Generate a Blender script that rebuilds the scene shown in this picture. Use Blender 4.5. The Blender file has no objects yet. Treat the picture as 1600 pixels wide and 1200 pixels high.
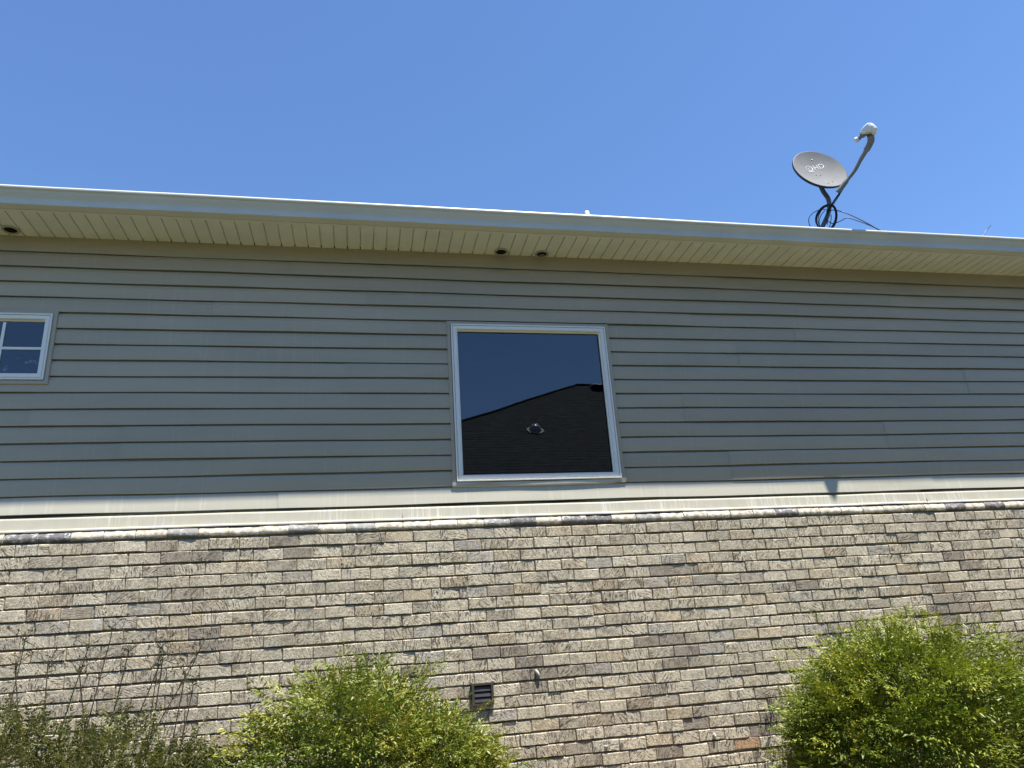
import bpy, math, random
import numpy as np
from mathutils import Vector, Matrix

# ------------------------------------------------------------------ camera, sky, sun, exposure
S = bpy.context.scene
COL = S.collection
E = 1.6                                    # eye height above the ground; z below is measured from the eye
rnd = random.Random(7)
rng = np.random.default_rng(11)

ROT = np.array([[0.97932231, -0.19194135, -0.06392436],
                [-0.00419203, -0.33516346, 0.94215067],
                [0.20226279, 0.9224012, 0.32903768]])     # rows: camera right, up, forward
FPX = 1151.2
cd = bpy.data.cameras.new("camera")
cam = bpy.data.objects.new("camera", cd)
COL.objects.link(cam)
M = Matrix.Identity(4)
for i in range(3):
    M[i][0], M[i][1], M[i][2] = ROT[0][i], ROT[1][i], -ROT[2][i]
M[0][3], M[1][3], M[2][3] = 0.0, -5.6, E
cam.matrix_world = M
cd.sensor_fit = 'HORIZONTAL'
cd.sensor_width = 36.0
cd.lens = 36.0 * FPX / 1600.0
cd.clip_start, cd.clip_end = 0.05, 3000.0
S.camera = cam

SUN = Vector((0.1955, -0.2270, 0.9549)).normalized()
W_ = bpy.data.worlds.new("World")
S.world = W_
W_.use_nodes = True
wn = W_.node_tree
wn.nodes.clear()
sky = wn.nodes.new('ShaderNodeTexSky')
sky.sky_type = 'NISHITA'
sky.sun_disc = False
sky.sun_elevation = math.asin(SUN.z)
sky.sun_rotation = math.atan2(SUN.x, SUN.y)
sky.altitude = 200.0
sky.air_density = 1.0
sky.dust_density = 0.0
sky.ozone_density = 10.0
bg = wn.nodes.new('ShaderNodeBackground')
bg.inputs['Strength'].default_value = 0.0965
wo = wn.nodes.new('ShaderNodeOutputWorld')
wn.links.new(sky.outputs[0], bg.inputs[0])
wn.links.new(bg.outputs[0], wo.inputs[0])

sl = bpy.data.lights.new("sun", 'SUN')
sl.energy = 5.0
sl.angle = math.radians(0.53)
sl.color = (1.0, 0.965, 0.91)
so = bpy.data.objects.new("sun", sl)
COL.objects.link(so)
so.rotation_mode = 'QUATERNION'
so.rotation_quaternion = SUN.to_track_quat('Z', 'Y')
so.location = (0, 0, 30)

S.view_settings.view_transform = 'Standard'
S.view_settings.look = 'None'
S.view_settings.gamma = 1.0
S.view_settings.use_curve_mapping = False
S.view_settings.exposure = 1.2
S.render.engine = 'CYCLES'
S.cycles.max_bounces = 8
S.cycles.diffuse_bounces = 5
S.cycles.transparent_max_bounces = 12


def to_px(x, y, z):
    q = ROT @ np.array([x, y + 5.6, z])
    return 800 + FPX * q[0] / q[2], 600 - FPX * q[1] / q[2]


# ------------------------------------------------------------------ helpers
ORIG = {}


def link(o, name, parent, origin):
    COL.objects.link(o)
    po = Vector((0, 0, -E))
    if parent is not None:
        o.parent = parent
        po = ORIG[parent.name]
    o.location = Vector(origin) - po
    ORIG[o.name] = Vector(origin)
    return o


def empty(name, label, cat, origin=(0, 0, -E), group=None):
    o = bpy.data.objects.new(name, None)
    o.empty_display_size = 0.1
    link(o, name, None, origin)
    o['label'] = label
    o['category'] = cat
    if group:
        o['group'] = group
    return o


class MB:
    """collects vertices (eye-relative world metres) and faces"""
    def __init__(self):
        self.v, self.f, self.m = [], [], []
        self.n = 0

    def add(self, v, f, m=0):
        v = np.asarray(v, float).reshape(-1, 3)
        self.v.append(v)
        for q in f:
            self.f.append([i + self.n for i in q])
            self.m.append(m)
        self.n += len(v)
        return self

    def box(self, a, b, m=0):
        x0, y0, z0 = a
        x1, y1, z1 = b
        v = [(x0, y0, z0), (x1, y0, z0), (x1, y1, z0), (x0, y1, z0), (x0, y0, z1), (x1, y0, z1), (x1, y1, z1), (x0, y1, z1)]
        f = [(0, 3, 2, 1), (4, 5, 6, 7), (0, 1, 5, 4), (1, 2, 6, 5), (2, 3, 7, 6), (3, 0, 4, 7)]
        return self.add(v, f, m)

    def tube(self, pts, r, k=8, m=0, cap=True, flat=None):
        pts = [Vector(p) for p in pts]
        rr = r if hasattr(r, '__len__') else [r] * len(pts)
        v, f = [], []
        up = Vector((0.13, 0.27, 0.95)).normalized()
        prev = None
        for i, p in enumerate(pts):
            t = (pts[min(i + 1, len(pts) - 1)] - pts[max(i - 1, 0)])
            if t.length < 1e-9:
                t = Vector((0, 0, 1))
            t.normalize()
            if prev is None:
                a = t.cross(up)
                if a.length < 1e-3:
                    a = t.cross(Vector((1, 0, 0)))
                a.normalize()
            else:
                a = (prev - t * prev.dot(t)).normalized()
            prev = a
            b = t.cross(a)
            for j in range(k):
                an = 2 * math.pi * j / k
                v.append(p + a * (math.cos(an) * rr[i]) + b * (math.sin(an) * rr[i] * (flat or 1)))
        for i in range(len(pts) - 1):
            for j in range(k):
                f.append((i * k + j, i * k + (j + 1) % k, (i + 1) * k + (j + 1) % k, (i + 1) * k + j))
        if cap:
            f.append(tuple(range(k))[::-1])
            f.append(tuple((len(pts) - 1) * k + j for j in range(k)))
        return self.add([tuple(q) for q in v], f, m)

    def extrude_x(self, prof, xs, m=0, jit=None, cap=True):
        """profile of (y, z) swept along x positions; jit(i, x) -> (dy, dz)"""
        k = len(prof)
        v, f = [], []
        for i, x in enumerate(xs):
            dy, dz = jit(i, x) if jit else (0, 0)
            for y, z in prof:
                v.append((x, y + dy, z + dz))
        for i in range(len(xs) - 1):
            for j in range(k - 1):
                f.append((i * k + j, i * k + j + 1, (i + 1) * k + j + 1, (i + 1) * k + j))
        if cap and k > 2:
            f.append(tuple(range(k))[::-1])
            f.append(tuple((len(xs) - 1) * k + j for j in range(k)))
        return self.add(v, f, m)

    def frame(self, x0, x1, z0, z1, prof, m=0):
        """mitred frame; profile of (inset, y)"""
        v, f = [], []
        k = len(prof)
        for sx, sz, cx, cz in ((1, 1, x0, z0), (-1, 1, x1, z0), (-1, -1, x1, z1), (1, -1, x0, z1)):
            for u, y in prof:
                v.append((cx + sx * u, y, cz + sz * u))
        for c in range(4):
            d = (c + 1) % 4
            for j in range(k - 1):
                f.append((c * k + j, d * k + j, d * k + j + 1, c * k + j + 1))
        return self.add(v, f, m)

    def disc(self, c, ax, r0, r1, k=24, m=0):
        """ring between r0 and r1 in the plane normal to ax"""
        c = Vector(c)
        ax = Vector(ax).normalized()
        a = ax.orthogonal().normalized()
        b = ax.cross(a)
        v, f = [], []
        for r in (r0, r1):
            for j in range(k):
                t = 2 * math.pi * j / k
                v.append(tuple(c + a * (r * math.cos(t)) + b * (r * math.sin(t))))
        for j in range(k):
            f.append((j, (j + 1) % k, k + (j + 1) % k, k + j))
        return self.add(v, f, m)

    def lathe(self, c, ax, prof, k=20, m=0):
        """profile of (radius, distance along ax)"""
        c = Vector(c)
        ax = Vector(ax).normalized()
        a = ax.orthogonal().normalized()
        b = ax.cross(a)
        v, f = [], []
        for r, h in prof:
            for j in range(k):
                t = 2 * math.pi * j / k
                v.append(tuple(c + ax * h + a * (r * math.cos(t)) + b * (r * math.sin(t))))
        for i in range(len(prof) - 1):
            for j in range(k):
                f.append((i * k + j, i * k + (j + 1) % k, (i + 1) * k + (j + 1) % k, (i + 1) * k + j))
        return self.add(v, f, m)

    def mesh(self, name, mats, origin, smooth=False):
        V = np.concatenate(self.v) - np.array(origin)
        me = bpy.data.meshes.new(name)
        me.from_pydata(V.tolist(), [], self.f)
        for mt in (mats if isinstance(mats, (list, tuple)) else [mats]):
            me.materials.append(mt)
        if any(self.m):
            me.polygons.foreach_set('material_index', self.m)
        if smooth:
            me.polygons.foreach_set('use_smooth', [True] * len(me.polygons))
        me.update()
        return me

    def build(self, name, mats, parent=None, origin=None, smooth=False, kind=None, label=None, cat=None, group=None):
        if origin is None:
            V = np.concatenate(self.v)
            origin = ((V[:, 0].min() + V[:, 0].max()) / 2, (V[:, 1].min() + V[:, 1].max()) / 2, V[:, 2].min())
        me = self.mesh(name, mats, origin, smooth)
        o = bpy.data.objects.new(name, me)
        link(o, name, parent, origin)
        for k_, v_ in (('kind', kind), ('label', label), ('category', cat), ('group', group)):
            if v_:
                o[k_] = v_
        return o


def sm(pts, n_=5):
    """Catmull-Rom through points"""
    P_ = [Vector(p) for p in pts]
    out = []
    for i in range(len(P_) - 1):
        a, b, c, d_ = P_[max(i - 1, 0)], P_[i], P_[i + 1], P_[min(i + 2, len(P_) - 1)]
        for s in range(n_):
            t_ = s / n_
            out.append(.5 * ((2 * b) + (c - a) * t_ + (2 * a - 5 * b + 4 * c - d_) * t_ ** 2 + (3 * b - a - 3 * c + d_) * t_ ** 3))
    out.append(P_[-1])
    return out


class NT:
    """short-hand for building a material's node tree"""
    def __init__(self, name):
        self.mat = bpy.data.materials.new(name)
        self.mat.use_nodes = True
        self.t = self.mat.node_tree
        self.t.nodes.clear()
        self.out = self.t.nodes.new('ShaderNodeOutputMaterial')

    def node(self, typ, **kw):
        n = self.t.nodes.new(typ)
        for k, v in kw.items():
            if k.startswith('i_'):
                key = k[2:].replace('_', ' ')
                self.set(n, int(key) if key.isdigit() else key, v)
            else:
                setattr(n, k, v)
        return n

    def set(self, n, key, v):
        s = n.inputs[key]
        if isinstance(v, bpy.types.NodeSocket):
            self.t.links.new(v, s)
        elif isinstance(v, bpy.types.Node):
            self.t.links.new(v.outputs[0], s)
        else:
            if s.type == 'RGBA' and len(v) == 3:
                v = (*v, 1)
            s.default_value = v

    def math(self, op, a, b=None, c=None, clamp=False):
        n = self.node('ShaderNodeMath', operation=op, use_clamp=clamp)
        for i, q in enumerate((a, b, c)):
            if q is not None:
                self.set(n, i, q)
        return n.outputs[0]

    def mix(self, f, a, b, blend='MIX'):
        n = self.node('ShaderNodeMix', data_type='RGBA', blend_type=blend)
        self.set(n, 0, f)
        self.set(n, 6, a)
        self.set(n, 7, b)
        return n.outputs[2]

    def ramp(self, f, stops, interp='LINEAR'):
        n = self.node('ShaderNodeValToRGB')
        n.color_ramp.interpolation = interp
        el = n.color_ramp.elements
        while len(el) < len(stops):
            el.new(0.5)
        for e, (p, c) in zip(el, stops):
            e.position = p
            e.color = (*c, 1) if hasattr(c, '__len__') else (c, c, c, 1)
        self.set(n, 0, f)
        return n.outputs[0]

    def noise(self, vec, scale, detail=3.0, rough=0.55, dist=0.0, col=False):
        n = self.node('ShaderNodeTexNoise')
        if vec is not None:
            self.set(n, 'Vector', vec)
        n.inputs['Scale'].default_value = scale
        n.inputs['Detail'].default_value = detail
        n.inputs['Roughness'].default_value = rough
        n.inputs['Distortion'].default_value = dist
        return n.outputs[1 if col else 0]

    def pos(self):
        return self.node('ShaderNodeNewGeometry').outputs['Position']

    def scale(self, vec, s):
        n = self.node('ShaderNodeMapping')
        self.set(n, 'Vector', vec)
        n.inputs['Scale'].default_value = s
        return n.outputs[0]

    def bump(self, h, strength=0.3, dist=0.01, normal=None):
        n = self.node('ShaderNodeBump')
        self.set(n, 'Height', h)
        n.inputs['Strength'].default_value = strength
        n.inputs['Distance'].default_value = dist
        if normal is not None:
            self.set(n, 'Normal', normal)
        return n.outputs[0]

    def bsdf(self, col, rough=0.6, spec=0.4, normal=None, metal=0.0):
        n = self.node('ShaderNodeBsdfPrincipled')
        self.set(n, 'Base Color', col)
        self.set(n, 'Roughness', rough)
        n.inputs['Specular IOR Level'].default_value = spec
        n.inputs['Metallic'].default_value = metal
        if normal is not None:
            self.set(n, 'Normal', normal)
        return n

    def done(self, sh):
        self.t.links.new(sh.outputs[0], self.out.inputs[0])
        return self.mat


def simple(name, col, rough=0.5, spec=0.4, var=0.08, sc=6.0, bump=0.0, metal=0.0):
    n = NT(name)
    p = n.pos()
    a = n.noise(p, sc, 5)
    f = n.ramp(a, [(0.3, 1 - var), (0.7, 1 + var)])
    c = n.mix(1.0, col, f, 'MULTIPLY')
    nm = n.bump(n.noise(p, sc * 20, 3), bump, 0.002) if bump else None
    return n.done(n.bsdf(c, rough, spec, nm, metal))


# ------------------------------------------------------------------ materials
def mat_brick(name, warm=None):
    n = NT(name)
    at = n.node('ShaderNodeAttribute', attribute_name='brick_local').outputs['Vector']
    r0 = n.math('ADD', n.node('ShaderNodeObjectInfo').outputs['Random'],
                n.math('MULTIPLY', n.node('ShaderNodeNewGeometry').outputs['Random Per Island'], 7.31))
    wn_ = n.node('ShaderNodeTexWhiteNoise', noise_dimensions='1D', i_W=r0)
    sep = n.node('ShaderNodeSeparateColor', i_0=wn_.outputs['Color'])
    r1, r2, r3 = sep.outputs[0], sep.outputs[1], sep.outputs[2]
    pos = n.pos()
    # neighbouring bricks drift together a little
    drift = n.noise(pos, 1.1, 2)
    tone = n.math('ADD', n.math('MULTIPLY', r1, 0.8), n.math('MULTIPLY', n.math('SUBTRACT', drift, 0.5), 0.9))
    base = n.ramp(tone, [(0.0, (.33, .28, .215)), (0.10, (.44, .38, .285)), (0.24, (.53, .46, .335)), (0.62, (.585, .51, .375)), (1.0, (.64, .565, .425))])
    base = n.mix(n.ramp(r2, [(0.86, 0.0), (0.95, 0.5)]), base, (.52, .40, .25))
    base = n.mix(n.ramp(r3, [(0.90, 0.0), (0.97, 0.45)]), base, (.36, .345, .32))
    if warm:
        base = n.mix(0.85, base, warm)
    # scratched, wire-cut grooves that change direction across the brick
    off = n.node('ShaderNodeCombineXYZ', i_0=n.math('MULTIPLY', r1, 9.0), i_1=n.math('MULTIPLY', r2, 9.0), i_2=n.math('MULTIPLY', r3, 9.0))
    sx = n.node('ShaderNodeSeparateXYZ', i_0=at).outputs[0]
    side = n.math('SIGN', n.math('ADD', sx, n.math('MULTIPLY', n.math('SUBTRACT', r2, 0.5), 0.16)))
    flip = n.math('SIGN', n.math('SUBTRACT', r3, 0.4))
    ang = n.math('ADD', n.math('MULTIPLY', n.math('MULTIPLY', side, flip), n.math('MULTIPLY', r3, 1.0)), n.math('MULTIPLY', n.math('SUBTRACT', r1, 0.5), 1.5))
    rot = n.node('ShaderNodeVectorRotate', rotation_type='Y_AXIS', i_Vector=at, i_Angle=ang).outputs[0]
    wob = n.node('ShaderNodeVectorMath', operation='ADD', i_0=rot,
                 i_1=n.node('ShaderNodeVectorMath', operation='SCALE', i_0=n.noise(n.node('ShaderNodeVectorMath', operation='ADD', i_0=at, i_1=off).outputs[0], 16, 2, col=True), i_Scale=0.02).outputs[0]).outputs[0]
    sh = n.node('ShaderNodeVectorMath', operation='ADD', i_0=n.scale(wob, (120, 30, 22)), i_1=n.node('ShaderNodeVectorMath', operation='SCALE', i_0=off, i_Scale=3.0).outputs[0]).outputs[0]
    g = n.noise(sh, 1.0, 1.5, 0.5)
    groove = n.ramp(g, [(0.37, 1.0), (0.44, 0.0)])
    fine = n.ramp(n.noise(n.scale(wob, (260, 40, 150)), 1.0, 2, 0.6, 0.6), [(0.36, 1.0), (0.45, 0.0)])
    amt = n.math('MULTIPLY', n.ramp(n.noise(pos, 9.0, 2), [(0.3, 0.35), (0.55, 1.0)]), n.ramp(n.noise(off, 1.0, 0), [(0.35, 0.25), (0.55, 1.0)]))
    groove = n.math('MULTIPLY', groove, amt)
    mott = n.noise(pos, 62, 7, 0.72)
    base = n.mix(1.0, base, n.ramp(mott, [(0.3, 0.60), (0.5, 1.04), (0.7, 1.32)]), 'MULTIPLY')
    dirt = n.ramp(n.noise(pos, 17, 5, 0.65), [(0.52, 0.0), (0.66, 0.5)])
    base = n.mix(dirt, base, (.17, .135, .09))
    base = n.mix(n.math('MULTIPLY', fine, 0.5), base, (.14, .11, .08))
    base = n.mix(n.math('MULTIPLY', groove, 0.8), base, (.09, .07, .05))
    blot = n.ramp(n.noise(pos, 7.5, 3, 0.5), [(0.735, 0.0), (0.76, 0.7)])
    base = n.mix(blot, base, (.60, .58, .54))
    h = n.math('SUBTRACT', n.math('MULTIPLY', mott, 0.7), n.math('ADD', n.math('MULTIPLY', groove, 0.9), n.math('MULTIPLY', fine, 0.3)))
    nm = n.bump(h, 1.0, 0.008)
    return n.done(n.bsdf(base, 0.9, 0.2, nm))


def mat_mortar():
    n = NT('mortar')
    p = n.pos()
    c = n.ramp(n.noise(p, 30, 6, 0.6), [(0.3, (.24, .18, .11)), (0.7, (.50, .41, .28))])
    return n.done(n.bsdf(c, 0.95, 0.15, n.bump(n.noise(p, 140, 4), 0.5, 0.003)))


def mat_siding(name, tone, mark):
    n = NT(name)
    p = n.pos()
    oi = n.node('ShaderNodeObjectInfo').outputs['Random']
    a = n.noise(n.scale(p, (0.7, 1, 2.5)), 1.3, 4)
    c = n.mix(1.0, tone, n.ramp(a, [(0.3, 0.93), (0.7, 1.06)]), 'MULTIPLY')
    c = n.mix(1.0, c, n.ramp(oi, [(0, 0.945), (1, 1.045)]), 'MULTIPLY')
    streak = n.ramp(n.noise(n.scale(p, (34, 1, 0.9)), 1.0, 4, 0.6), [(0.56, 0.0), (0.72, mark)])
    c = n.mix(streak, c, (.60, .56, .45))
    grain = n.noise(n.scale(p, (6, 60, 60)), 3.0, 4)
    wave = n.noise(n.scale(p, (0.8, 1, 3)), 1.0, 2)
    nm = n.bump(wave, 0.25, 0.03)
    nm = n.bump(grain, 0.12, 0.002, nm)
    return n.done(n.bsdf(c, 0.40, 0.5, nm))


def mat_flash():
    n = NT('streaked_flashing')
    p = n.pos()
    s = n.noise(n.scale(p, (58, 2, 2.2)), 1.0, 6, 0.75)
    z = n.noise(p, 2.2, 3)
    f = n.ramp(s, [(0.50, 0.0), (0.64, 1.0)])
    f = n.math('MULTIPLY', f, n.ramp(z, [(0.42, 0.0), (0.62, 0.9)]))
    c = n.mix(f, n.mix(n.noise(p, 12, 5), (.38, .355, .275), (.48, .45, .355)), (.64, .61, .51))
    return n.done(n.bsdf(c, 0.6, 0.3))


def mat_soffit():
    n = NT('soffit_vinyl')
    p = n.pos()
    oi = n.node('ShaderNodeObjectInfo').outputs['Random']
    c = n.mix(1.0, (.71, .70, .64), n.ramp(n.noise(p, 5, 5), [(0.3, 0.93), (0.7, 1.06)]), 'MULTIPLY')
    c = n.mix(1.0, c, n.ramp(oi, [(0, 0.98), (1, 1.015)]), 'MULTIPLY')
    grain = n.noise(n.scale(p, (90, 9, 9)), 3.0, 3)
    return n.done(n.bsdf(c, 0.5, 0.35, n.bump(grain, 0.1, 0.002)))


def mat_glass(name, f0, tint):
    n = NT(name)
    fr = n.node('ShaderNodeFresnel', i_IOR=f0)
    gl = n.node('ShaderNodeBsdfGlossy', i_Roughness=0.0, i_Color=(.92, .97, 1.0))
    tr = n.node('ShaderNodeBsdfTransparent', i_Color=tint)
    mx = n.node('ShaderNodeMixShader')
    n.set(mx, 0, fr)
    n.set(mx, 1, tr)
    n.set(mx, 2, gl)
    p = n.pos()
    n.set(gl, 'Normal', n.bump(n.noise(n.scale(p, (1.7, 1, 1.4)), 1.0, 1), 0.022, 0.03))
    return n.done(mx)


def mat_leaf(name, stops, trans=0.35, gloss=0.35):
    n = NT(name)
    t = n.node('ShaderNodeAttribute', attribute_name='tint').outputs['Fac']
    r = n.node('ShaderNodeNewGeometry').outputs['Random Per Island']
    f = n.math('ADD', n.math('MULTIPLY', t, 0.78), n.math('MULTIPLY', r, 0.22))
    c = n.ramp(f, stops)
    d = n.bsdf(c, gloss, 0.35)
    tl = n.node('ShaderNodeBsdfTranslucent')
    n.set(tl, 'Color', n.mix(1.0, c, (1.35, 1.45, 0.7), 'MULTIPLY'))
    mx = n.node('ShaderNodeMixShader')
    n.set(mx, 0, trans)
    n.set(mx, 1, d)
    n.set(mx, 2, tl)
    return n.done(mx)


def mat_grass():
    n = NT('lawn')
    p = n.pos()
    c = n.ramp(n.noise(p, 0.8, 6, 0.65), [(0.3, (.045, .06, .025)), (0.55, (.08, .085, .04)), (0.75, (.13, .12, .075))])
    c = n.mix(1.0, c, n.ramp(n.noise(p, 60, 4), [(0.3, 0.7), (0.7, 1.25)]), 'MULTIPLY')
    return n.done(n.bsdf(c, 0.95, 0.1, n.bump(n.noise(p, 90, 4), 0.8, 0.03)))


def mat_shingle():
    n = NT('roof_shingle')
    p = n.pos()
    c = n.ramp(n.noise(n.scale(p, (3.2, 9, 9)), 1.0, 2), [(0.3, (.014, .018, .021)), (0.7, (.036, .042, .047))])
    c = n.mix(1.0, c, n.ramp(n.noise(p, 150, 3), [(0.3, 0.7), (0.7, 1.3)]), 'MULTIPLY')
    return n.done(n.bsdf(c, 0.95, 0.15, n.bump(n.noise(p, 200, 3), 0.5, 0.003)))


def mat_cap(name, c0, c1, c2):
    n = NT(name)
    p = n.pos()
    oi = n.node('ShaderNodeObjectInfo').outputs['Random']
    c = n.ramp(n.noise(p, 26, 6, 0.65), [(0.3, c0), (0.52, c1), (0.72, c2)])
    c = n.mix(1.0, c, n.ramp(oi, [(0, 0.78), (0.5, 1.0), (1, 1.1)]), 'MULTIPLY')
    chip = n.ramp(n.noise(p, 30, 4, 0.6), [(0.64, 0.0), (0.68, 0.8)])
    c = n.mix(chip, c, c2)
    return n.done(n.bsdf(c, 0.8, 0.25, n.bump(n.noise(p, 60, 5), 0.6, 0.006)))


MT = dict(
    brick=mat_brick('weathered_brick'), orange=mat_brick('orange_brick', (.46, .27, .15)), mortar=mat_mortar(),
    siding=mat_siding('vinyl_siding', (.430, .358, .244), 0.15), sunlit=mat_siding('sunlit_siding', (.465, .435, .34), 0.6), flash=mat_flash(), soffit=mat_soffit(), grass=mat_grass(), shingle=mat_shingle(),  # lowest board's siding colour painted paler for sunlight; pale streaks are real marks
    gutter=simple('gutter_aluminium', (.60, .60, .55), 0.45, 0.45, 0.06, 2.5),
    frame=simple('white_vinyl_frame', (.86, .82, .74), 0.4, 0.45, 0.03, 4),
    sill=simple('pale_trim_coil', (.50, .48, .42), 0.5, 0.4, 0.08, 9),
    glass=mat_glass('window_glass', 1.88, (.80, .84, .86)),
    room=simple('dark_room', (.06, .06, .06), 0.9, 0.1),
    dark=simple('dark_void', (.012, .012, .012), 0.9, 0.1),
    sheath=simple('sheathing', (.10, .09, .08), 0.9, 0.1),
    cap=mat_cap('cream_cap_brick', (.21, .175, .125), (.50, .44, .345), (.74, .70, .61)),
    capdark=mat_cap('dark_cap_brick', (.09, .085, .082), (.15, .14, .132), (.55, .53, .50)),
    capgrey=mat_cap('grey_cap_brick', (.20, .19, .17), (.29, .275, .245), (.62, .60, .56)),
    dish=simple('grey_dish_paint', (.165, .168, .165), 0.75, 0.2, 0.10, 9),
    dishback=simple('dark_dish_rim', (.06, .063, .063), 0.5, 0.4),
    mast=simple('grey_steel_mast', (.13, .135, .13), 0.5, 0.5, 0.1, 12),
    arm=simple('grey_arm_paint', (.19, .195, .19), 0.5, 0.4, 0.08, 12),
    lnb=simple('white_plastic', (.78, .78, .76), 0.35, 0.45, 0.03, 10),
    print=simple('white_print', (.55, .55, .55), 0.6, 0.3, 0.1, 30),
    cable=simple('black_cable', (.012, .012, .014), 0.4, 0.5),
    pvc=simple('white_pipe', (.80, .80, .78), 0.4, 0.45),
    brown=simple('brown_plastic', (.060, .047, .038), 0.5, 0.45, 0.12, 30),
    brownflap=simple('dark_brown_flap', (.048, .040, .037), 0.45, 0.45, 0.12, 30),
    canring=simple('cream_can_ring', (.40, .38, .31), 0.5, 0.4),
    stub=simple('grey_stub', (.34, .33, .30), 0.8, 0.2, 0.3, 80),
    pale=simple('pale_tip', (.75, .74, .70), 0.7, 0.3),
    twig=simple('brown_twig', (.11, .075, .045), 0.8, 0.2, 0.3, 40),
    drytwig=simple('dark_stalk', (.055, .045, .03), 0.8, 0.2, 0.3, 40),
    mulch=simple('bark_mulch', (.26, .20, .13), 0.95, 0.1, 0.4, 25, 0.8),
    leafR=mat_leaf('bright_nandina_leaf', [(0.0, (.05, .08, .014)), (0.3, (.11, .155, .02)), (0.6, (.21, .24, .03)), (0.85, (.32, .31, .045)), (1.0, (.36, .27, .08))], 0.15, 0.45),
    leafM=mat_leaf('olive_nandina_leaf', [(0.0, (.05, .085, .018)), (0.3, (.11, .155, .026)), (0.62, (.22, .24, .04)), (0.86, (.33, .28, .055)), (1.0, (.34, .17, .075))], 0.15, 0.45),
    leafL=mat_leaf('small_shrub_leaf', [(0.0, (.055, .06, .022)), (0.5, (.115, .12, .038)), (1.0, (.26, .24, .10))], 0.25, 0.42),
    pale_bits=simple('pale_shapes', (.85, .85, .86), 0.6, 0.3),
    plaster=simple('brown_house_wall', (.20, .16, .12), 0.8, 0.2),
    domeglass=simple('acrylic_dome', (.26, .27, .28), 0.22, 0.9),
    ventmetal=simple('pale_vent_metal', (.55, .55, .53), 0.4, 0.5),
)

# ------------------------------------------------------------------ the ground
g = MB()
g.add([(-900, -900, -E), (900, -900, -E), (900, 900, -E), (-900, 900, -E)], [(0, 1, 2, 3)])
g.build('ground', MT['grass'], kind='structure', origin=(0, 0, -E))
g = MB()
xs = np.linspace(-4.2, 8.6, 60)
v, f = [], []
for i, x in enumerate(xs):
    w = 1.75 + 0.10 * math.sin(x * 1.7) + 0.05 * math.sin(x * 4.1)
    v += [(x, -0.06, -E + 0.03), (x, -w * 0.9, -E + 0.035), (x, -w, -E + 0.002)]
    if i:
        for j in range(2):
            a = (i - 1) * 3 + j
            f.append((a, a + 1, a + 4, a + 3))
g.add(v, f)
g.build('planting_bed', MT['mulch'], kind='structure')

# ------------------------------------------------------------------ the house
X0, X1 = -4.2, 8.6
YB = -0.08                                    # face of the brickwork
house = empty('house', 'single storey house with grey vinyl siding above a weathered beige brick wall', 'house', (2.2, 2.5, -E))
MWIN = (0.703, 2.105, 1.150, 2.540)           # outer rectangle of the big window's trim
SWIN = (-2.93, -2.216, 1.971, 2.556)

# sheathing with the two window openings
g = MB()
zz = [-E, 1.19, 2.01, 2.50, 3.20]
def sheath(xa, xb, za, zb):
    g.box((xa, 0.004, za), (xb, 0.09, zb))
sheath(X0, X1, -E, 1.19)
sheath(X0, -2.89, 1.19, 3.35); sheath(-2.25, 0.74, 1.19, 3.35); sheath(2.07, X1, 1.19, 3.35)
sheath(-2.89, -2.25, 1.19, 2.01); sheath(-2.89, -2.25, 2.52, 3.35); sheath(0.74, 2.07, 2.51, 3.35)
g.box((X0, 0.09, -E), (X0 + .1, 8.0, 3.2)); g.box((X1 - .1, 0.09, -E), (X1, 8.0, 3.2)); g.box((X0, 8.0, -E), (X1, 8.1, 3.2))
for x in (X0 + .05, X1 - .05):                # gable ends
    g.add([(x, -0.3, 3.2), (x, 8.1, 3.2), (x, 3.9, 5.3)], [(0, 1, 2)])
g.build('wall_frame', MT['sheath'], house)
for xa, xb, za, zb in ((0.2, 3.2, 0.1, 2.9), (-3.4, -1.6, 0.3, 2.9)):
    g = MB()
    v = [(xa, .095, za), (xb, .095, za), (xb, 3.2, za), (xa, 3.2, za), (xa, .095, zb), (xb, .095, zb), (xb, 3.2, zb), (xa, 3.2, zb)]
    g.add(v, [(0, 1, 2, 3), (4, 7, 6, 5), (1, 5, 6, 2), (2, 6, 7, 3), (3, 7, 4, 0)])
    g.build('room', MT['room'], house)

# ---- brickwork
COURSE, BL = 0.08396, 0.2023
ZT = 0.822
nrow = 29
wall = None
g = MB()
xs = np.arange(X0, X1 + .01, 0.11)
prof_rows = []
v, f = [], []
zlist = []
for k in range(nrow):
    top = ZT - COURSE * k
    zlist.append((top + 0.0015, YB + 0.0230, .6))          # shadowed top of the bed joint, raked back
    zlist.append((top - 0.0085, YB + 0.0080, 1.0))         # weathered slope comes forward to the brick below
    zlist.append((top - 0.0150, YB + 0.0062, .5))
    zlist.append((top - COURSE + 0.0060, YB + 0.0062, .5))
K = len(zlist)
ph = rng.uniform(0, 6.28, (nrow, 3))
def sag(k, x):                                              # courses are not dead straight
    p_ = ph[k % nrow]
    return 0.0022 * math.sin(x * 1.9 + p_[0]) + 0.0016 * math.sin(x * 4.7 + p_[1]) + 0.0010 * math.sin(x * 9.3 + p_[2])
for i, x in enumerate(xs):
    for j, (z, y, a) in enumerate(zlist):
        v.append((x, y + rng.normal(0, .0011) * a, z + sag(j // 4, x) + rng.normal(0, .0012) * a))
for i in range(len(xs) - 1):
    for j in range(K - 1):
        f.append((i * K + j, i * K + j + 1, (i + 1) * K + j + 1, (i + 1) * K + j))
g.add(v, f)
g.box((X0, YB + 0.026, -E), (X1, 0.0, ZT + .02))
wall = g.build('brick_wall', MT['mortar'], house, origin=(2.2, -0.05, -E))

BH, BLEN = 0.0728, 0.1972


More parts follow.
